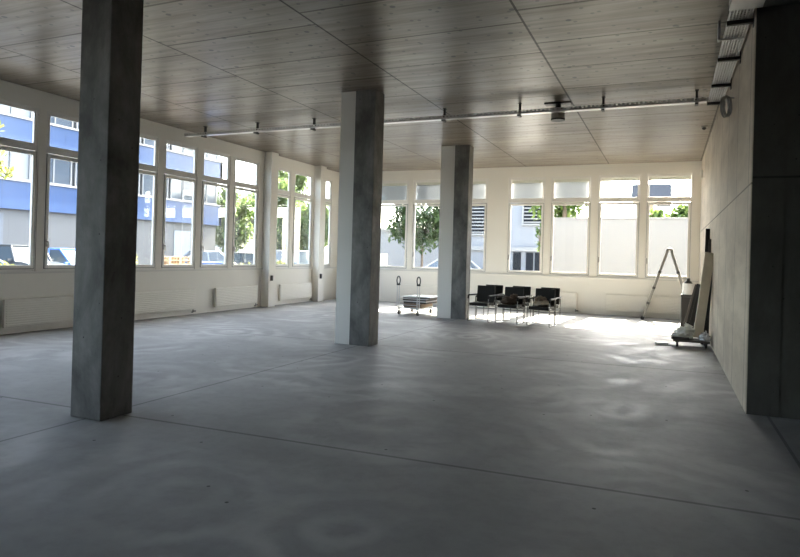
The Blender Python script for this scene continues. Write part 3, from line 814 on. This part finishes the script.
# ------------------------------------------------------------------ outside: plants
M['bark'] = plain('bark', (0.13, 0.10, 0.075), 0.9, var=0.3)
M['leaf'] = leaf_mat('leaf_green', (0.05, 0.095, 0.02), (0.13, 0.18, 0.05))
M['leaf_dark'] = leaf_mat('leaf_deep', (0.035, 0.065, 0.025), (0.085, 0.125, 0.045))
M['leaf_sunlit'] = leaf_mat('leaf_sunlit_green', (0.09, 0.15, 0.04), (0.20, 0.26, 0.09))  # leaf colour brightened to stand in for sun on the street trees
M['leaf_yellow'] = leaf_mat('leaf_lime', (0.14, 0.17, 0.03), (0.26, 0.26, 0.08))
def tree(name, label, cat, loc, crown_c, crown_r, m, n, leaf=0.13, seed=1, trunk_r=0.1, clumps=26, group=None):
    rg = random.Random(seed)
    r = thing(name, label, cat, loc, 0, group)
    cx, cz = crown_c; rx, ry, rz_ = crown_r
    tk = MB()
    if trunk_r:
        tk.tube([(0, 0, -0.05), (0.03, 0.02, cz*0.4), (cx*0.5, 0, cz*0.8), (cx, 0, cz+rz_*0.4)], [trunk_r, trunk_r*0.85, trunk_r*0.6, trunk_r*0.25], 9)
    cl_ = []
    for k in range(clumps):
        while True:
            p = Vector((rg.uniform(-1, 1), rg.uniform(-1, 1), rg.uniform(-1, 1)))
            if 0.2 < p.length < 1: break
        c_ = Vector((cx+p.x*rx*0.85, p.y*ry*0.85, cz+p.z*rz_*0.85)); cl_.append(c_)
        tk.tube([(cx*0.6, 0, max(0.02, cz-rz_*0.6)), (Vector((cx, 0, cz-rz_*0.3))+c_)/2, c_], [max(0.012, trunk_r*0.35), max(0.009, trunk_r*0.2), 0.006], 5)
    tk.build('trunk', M['bark'], r)
    lf = MB(); mr = min(rx, ry, rz_)*0.42
    for k in range(n):
        c_ = rg.choice(cl_)
        d = Vector((rg.gauss(0, 1), rg.gauss(0, 1), rg.gauss(0, 1))).normalized() * mr * rg.random()**0.5
        p = c_ + d
        if p.z < 0.03: continue
        q = Matrix.Rotation(rg.uniform(0, 6.28), 3, 'Z') @ Matrix.Rotation(rg.uniform(-1.2, 1.2), 3, 'X')
        s = leaf*rg.uniform(0.6, 1.3)
        lf.add([p+q@Vector((-s*0.35, 0, 0)), p+q@Vector((0, -s*0.7, 0.02)), p+q@Vector((s*0.35, 0, 0)), p+q@Vector((0, s*0.7, -0.02))], [(0, 1, 2, 3)])
    lf.build('foliage', m, r)
    return r
ROW = 'street trees beyond the blue building'
tree('street_tree', 'broad street tree right of the blue building corner', 'tree', (-30.2, 36.9, 0), (0, 4.0), (2.0, 2.0, 2.5), M['leaf_sunlit'], 7000, 0.3, 2, 0.16, group=ROW)
tree('street_tree', 'bushy street tree framed by the last window before the first pilaster', 'tree', (-35.1, 49.7, 0), (0, 4.6), (3.9, 3.4, 3.7), M['leaf_sunlit'], 15000, 0.36, 3, 0.18, group=ROW)
tree('street_tree', 'tallest street tree seen just right of the first pilaster', 'tree', (-41.0, 60.7, 0), (0, 7.0), (3.0, 2.8, 5.8), M['leaf_sunlit'], 11000, 0.36, 4, 0.2, group=ROW)
tree('street_tree', 'lower street tree framed by the window before the second pilaster', 'tree', (-26.5, 41.6, 0), (0.3, 3.5), (2.3, 2.3, 2.4), M['leaf_sunlit'], 9000, 0.3, 5, 0.16, group=ROW)
tree('street_tree', 'far street tree behind the second pilaster of the left wall', 'tree', (-32.5, 57.8, 0), (0, 4.2), (2.6, 2.6, 3.0), M['leaf_dark'], 5000, 0.36, 6, 0.16, group=ROW)
tree('small_tree', 'small round tree with thin trunk outside the back wall left of the far column', 'tree', (-10.8, 27.3, 0), (0, 3.25), (1.65, 1.5, 1.4), M['leaf_dark'], 4200, 0.19, 7, 0.07, 46)
tree('garden_tree', 'green tree with upper crown added to block sun, rising behind the garden wall in the fifth back window', 'tree', (-4.25, 27.6, 0), (0, 6.7), (1.6, 1.6, 4.3), M['leaf'], 11000, 0.23, 8, 0.12, 80)  # upper crown added above view to shade the floor by the chairs
tree('garden_tree', 'green treetop above the garden wall in the rightmost back window', 'tree', (0.15, 27.6, 0), (0, 3.1), (1.0, 0.9, 1.2), M['leaf'], 3000, 0.18, 9, 0.09, 22)
tree('shrub', 'thin leafy shrub beside the grey building in the fourth back window', 'shrub', (-5.15, 27.0, 0), (0, 2.6), (0.30, 0.4, 1.0), M['leaf'], 130, 0.15, 10, 0.03, 12)
tree('bush', 'low light green bush outside the back wall left of the trolley', 'bush', (-11.6, 24.0, 0), (0, 0.62), (0.75, 0.5, 0.6), M['leaf_yellow'], 900, 0.12, 11, 0.04, 18)
tree('bush', 'yellow-green bush outside the left wall just right of the nearest column', 'bush', (-13.9, 12.75, 0), (0, 0.85), (0.5, 0.55, 0.58), M['leaf_yellow'], 900, 0.11, 12, 0.04, 18)
tree('bush', 'small yellow plant outside the leftmost window', 'bush', (-13.3, 8.95, 0), (0, 0.75), (0.28, 0.22, 0.6), M['leaf_yellow'], 260, 0.10, 13, 0.03, 12)
tree('bush', 'flat green bush outside the last window before the first pilaster', 'bush', (-17.0, 22.2, 0), (0, 0.55), (0.7, 0.8, 0.55), M['leaf_yellow'], 900, 0.12, 14, 0.04, 18)
tree('bush', 'green bush outside between the two pilasters', 'bush', (-17.0, 24.8, 0), (0, 0.5), (0.6, 0.6, 0.6), M['leaf_yellow'], 800, 0.12, 15, 0.04, 18)
tree('slim_tree', 'slim young tree with lime leaves at the left edge of the leftmost window', 'tree', (-15.5, 10.05, 0), (0, 3.9), (0.45, 0.45, 1.2), M['leaf_yellow'], 260, 0.13, 16, 0.04, 14)
tag(MB().bx(-21.2, -21.0, 29.5, 33.2, -0.05, 1.65).build('street_wall', plaster_mat('street_wall_render', (0.72, 0.72, 0.70))), 'low white street wall seen between the pilasters', 'wall')

# ------------------------------------------------------------------ outside: cars, pallets, bin
def car(label, loc, rz, paint, L=4.3, W=1.75, Hh=1.46, suv=False, name='car'):
    r = thing(name, label, 'car', loc, rz)
    h = L/2; b = 0.92 if suv else 0.80
    low = [(-h, 0.38), (-h+0.02, b-0.08), (-h+0.35, b), (h-1.05, b+0.02), (h-0.18, b-0.12), (h, 0.55), (h-0.04, 0.28), (-h+0.1, 0.28)]
    MB().prism(low, -W/2, W/2).build('body', paint, r, bevel=0.07, seg=3)
    y = W/2-0.06; yt = W/2-(0.14 if suv else 0.24)
    if suv: x0_, x1_, x2_, x3_ = -h+0.06, -h+0.22, h-1.75, h-1.40
    else: x0_, x1_, x2_, x3_ = -h+0.25, -h+0.95, h-2.05, h-1.15
    def cab(inset, zt):
        return [(x0_+inset, -y, b-0.03), (x3_-inset, -y, b-0.03), (x3_-inset, y, b-0.03), (x0_+inset, y, b-0.03),
                (x1_+inset, -yt, zt), (x2_-inset, -yt, zt), (x2_-inset, yt, zt), (x1_+inset, yt, zt)]
    F = [(0, 1, 5, 4), (1, 2, 6, 5), (2, 3, 7, 6), (3, 0, 4, 7), (4, 5, 6, 7), (3, 2, 1, 0)]
    MB().add(cab(0.0, Hh-0.07), F).build('windows', M['car_glass'], r)
    MB().bx(x1_-0.03, x2_+0.03, -yt-0.02, yt+0.02, Hh-0.085, Hh).build('roof', paint, r, bevel=0.03)
    for s in (-1, 1):
        for (xa_, za), (xb_, zb) in (((x0_, b), (x1_, Hh-0.06)), ((x3_, b), (x2_, Hh-0.06)), (((x0_+x3_)/2, b), ((x1_+x2_)/2, Hh-0.06))):
            MB().tube([(xa_, s*(y+0.005), za), (xb_, s*(yt+0.005), zb)], 0.045, 6).build('pillar', paint, r)
    for sx in (-1, 1):
        for sy in (-1, 1):
            wo = MB().cyl((sx*(h-0.82), sy*(W/2-0.2), 0.29), (sx*(h-0.82), sy*(W/2+0.01), 0.29), 0.34, n=22).build('wheel', M['tyre'], r)
            MB().cyl((sx*(h-0.82), sy*(W/2), 0.29), (sx*(h-0.82), sy*(W/2+0.02), 0.29), 0.20, n=18).build('rim', M['alu'], wo)
    for s in (-1, 1):
        hl = MB()
        if suv: hl.cyl((h-0.12, s*(W/2-0.32), 0.70), (h+0.02, s*(W/2-0.32), 0.70), 0.13, n=18)
        else: hl.bx(h-0.22, h+0.005, s*(W/2-0.28)-0.2, s*(W/2-0.28)+0.2, 0.55, 0.68)
        hl.build('headlight', M['lamp_glass'], r)
        MB().bx(-h-0.01, -h+0.1, s*(W/2-0.2)-0.12, s*(W/2-0.2)+0.12, 0.55, 0.72).build('tail_light', M['tail'], r)
        MB().box((x3_-0.15, s*(W/2+0.07), b+0.06), (0.10, 0.18, 0.12)).build('mirror', paint, r, bevel=0.02)
    gr = MB().bx(h-0.06, h+0.012, -W/2+(0.5 if suv else 0.45), W/2-(0.5 if suv else 0.45), 0.40 if not suv else 0.55, 0.55 if not suv else 0.82)
    gr.build('grille', M['black_plastic'], r)
    return r
M['car_glass'] = plain('car_glass', (0.05, 0.07, 0.09), 0.05, spec=0.8)
M['tyre'] = plain('tyre', (0.02, 0.02, 0.02), 0.8)
M['lamp_glass'] = plain('lamp_glass', (0.85, 0.85, 0.82), 0.1)
M['tail'] = plain('tail_red', (0.40, 0.02, 0.02), 0.2)
def paint(n, c, r=0.25): return plain('paint_'+n, c, r, 0.0, 0.6, var=0.01)
P_pale = paint('pale_blue', (0.13, 0.20, 0.36))
P_silver, P_white, P_dark, P_blue = paint('silver', (0.28, 0.30, 0.33)), paint('white', (0.45, 0.45, 0.45)), paint('dark', (0.04, 0.045, 0.05)), paint('blue', (0.08, 0.18, 0.50))
car('pale blue car parked before the blue building in the leftmost window', (-21.4, 12.9, -0.05), R(88), P_pale, Hh=1.62)
car('dark off-road car with round headlights left of the nearest column', (-24.4, 17.05, -0.05), R(2), P_dark, 4.0, 1.72, 1.60, True)
car('blue car parked beside the dark off-road car, partly behind the nearest column', (-24.4, 19.25, -0.05), R(2), P_blue, 4.3, 1.72, 1.50)
car('silver car with a blue sheen below the end of the blue building', (-22.6, 26.6, -0.05), R(55), P_silver, Hh=1.55)
car('dark car parked before the street trees', (-23.5, 30.8, -0.05), R(60), P_dark, Hh=1.50, suv=True)
car('white car parked before the grey building behind the far column', (-11.35, 32.2, -0.05), R(180), P_white, 4.5)
car('pale grey van-like car between the pilasters', (-18.6, 29.2, -0.05), R(95), P_silver, 4.6, 1.85, 1.70, True)
# pallets
def pallet():
    r = MB()
    for k in range(6): r.bx(-0.6, 0.6, -0.40+k*0.147, -0.40+k*0.147+0.10-0.035, 0.122, 0.144)
    for k in (-0.55, 0, 0.55):
        r.bx(k-0.05, k+0.05, -0.40, 0.40, 0.10, 0.122)
        for yy in (-0.35, 0, 0.35): r.bx(k-0.07, k+0.07, yy-0.05, yy+0.05, 0.022, 0.10)
    for yy in (-0.35, 0, 0.35): r.bx(-0.6, 0.6, yy-0.05, yy+0.05, 0, 0.022)
    return r.build('wooden_pallet', plain('pallet_wood', (0.42, 0.30, 0.18), 0.8, var=0.2, scale=4))
ORD = ['lowest', 'second', 'third', 'fourth', 'fifth', 'sixth', 'seventh', 'eighth', 'topmost']
p0 = pallet()
for k in range(9):
    o = p0 if k == 0 else p0.copy()
    if k: COL.objects.link(o)
    o.location = (-18.0, 18.75, -0.05+k*0.1445); o.rotation_euler = (0, 0, R(90))
    tag(o, 'wooden pallet outside the left wall, %s of the stack%s' % (ORD[k], '' if k in (0, 8) else ' from the ground'), 'pallet', 'pallets stacked in the street')
t = thing('waste_container', 'blue metal waste container beside the stacked pallets in the street', 'container', (-18.0, 20.25, -0.05), R(90))
MB().add([(-0.6, -0.5, 0.12), (0.6, -0.5, 0.12), (0.6, 0.5, 0.12), (-0.6, 0.5, 0.12), (-0.72, -0.58, 1.05), (0.72, -0.58, 1.05), (0.72, 0.58, 1.05), (-0.72, 0.58, 1.05)],
         [(0, 1, 5, 4), (1, 2, 6, 5), (2, 3, 7, 6), (3, 0, 4, 7), (4, 5, 6, 7), (3, 2, 1, 0)]).build('body', P_blue, t)
MB().bx(-0.76, 0.76, -0.62, 0.62, 1.05, 1.11).build('lid', P_blue, t, bevel=0.02)
for sx in (-1, 1):
    for sy in (-1, 1): MB().cyl((sx*0.5-0.03, sy*0.4, 0.08), (sx*0.5+0.03, sy*0.4, 0.08), 0.08, n=16).build('wheel', M['tyre'], t)
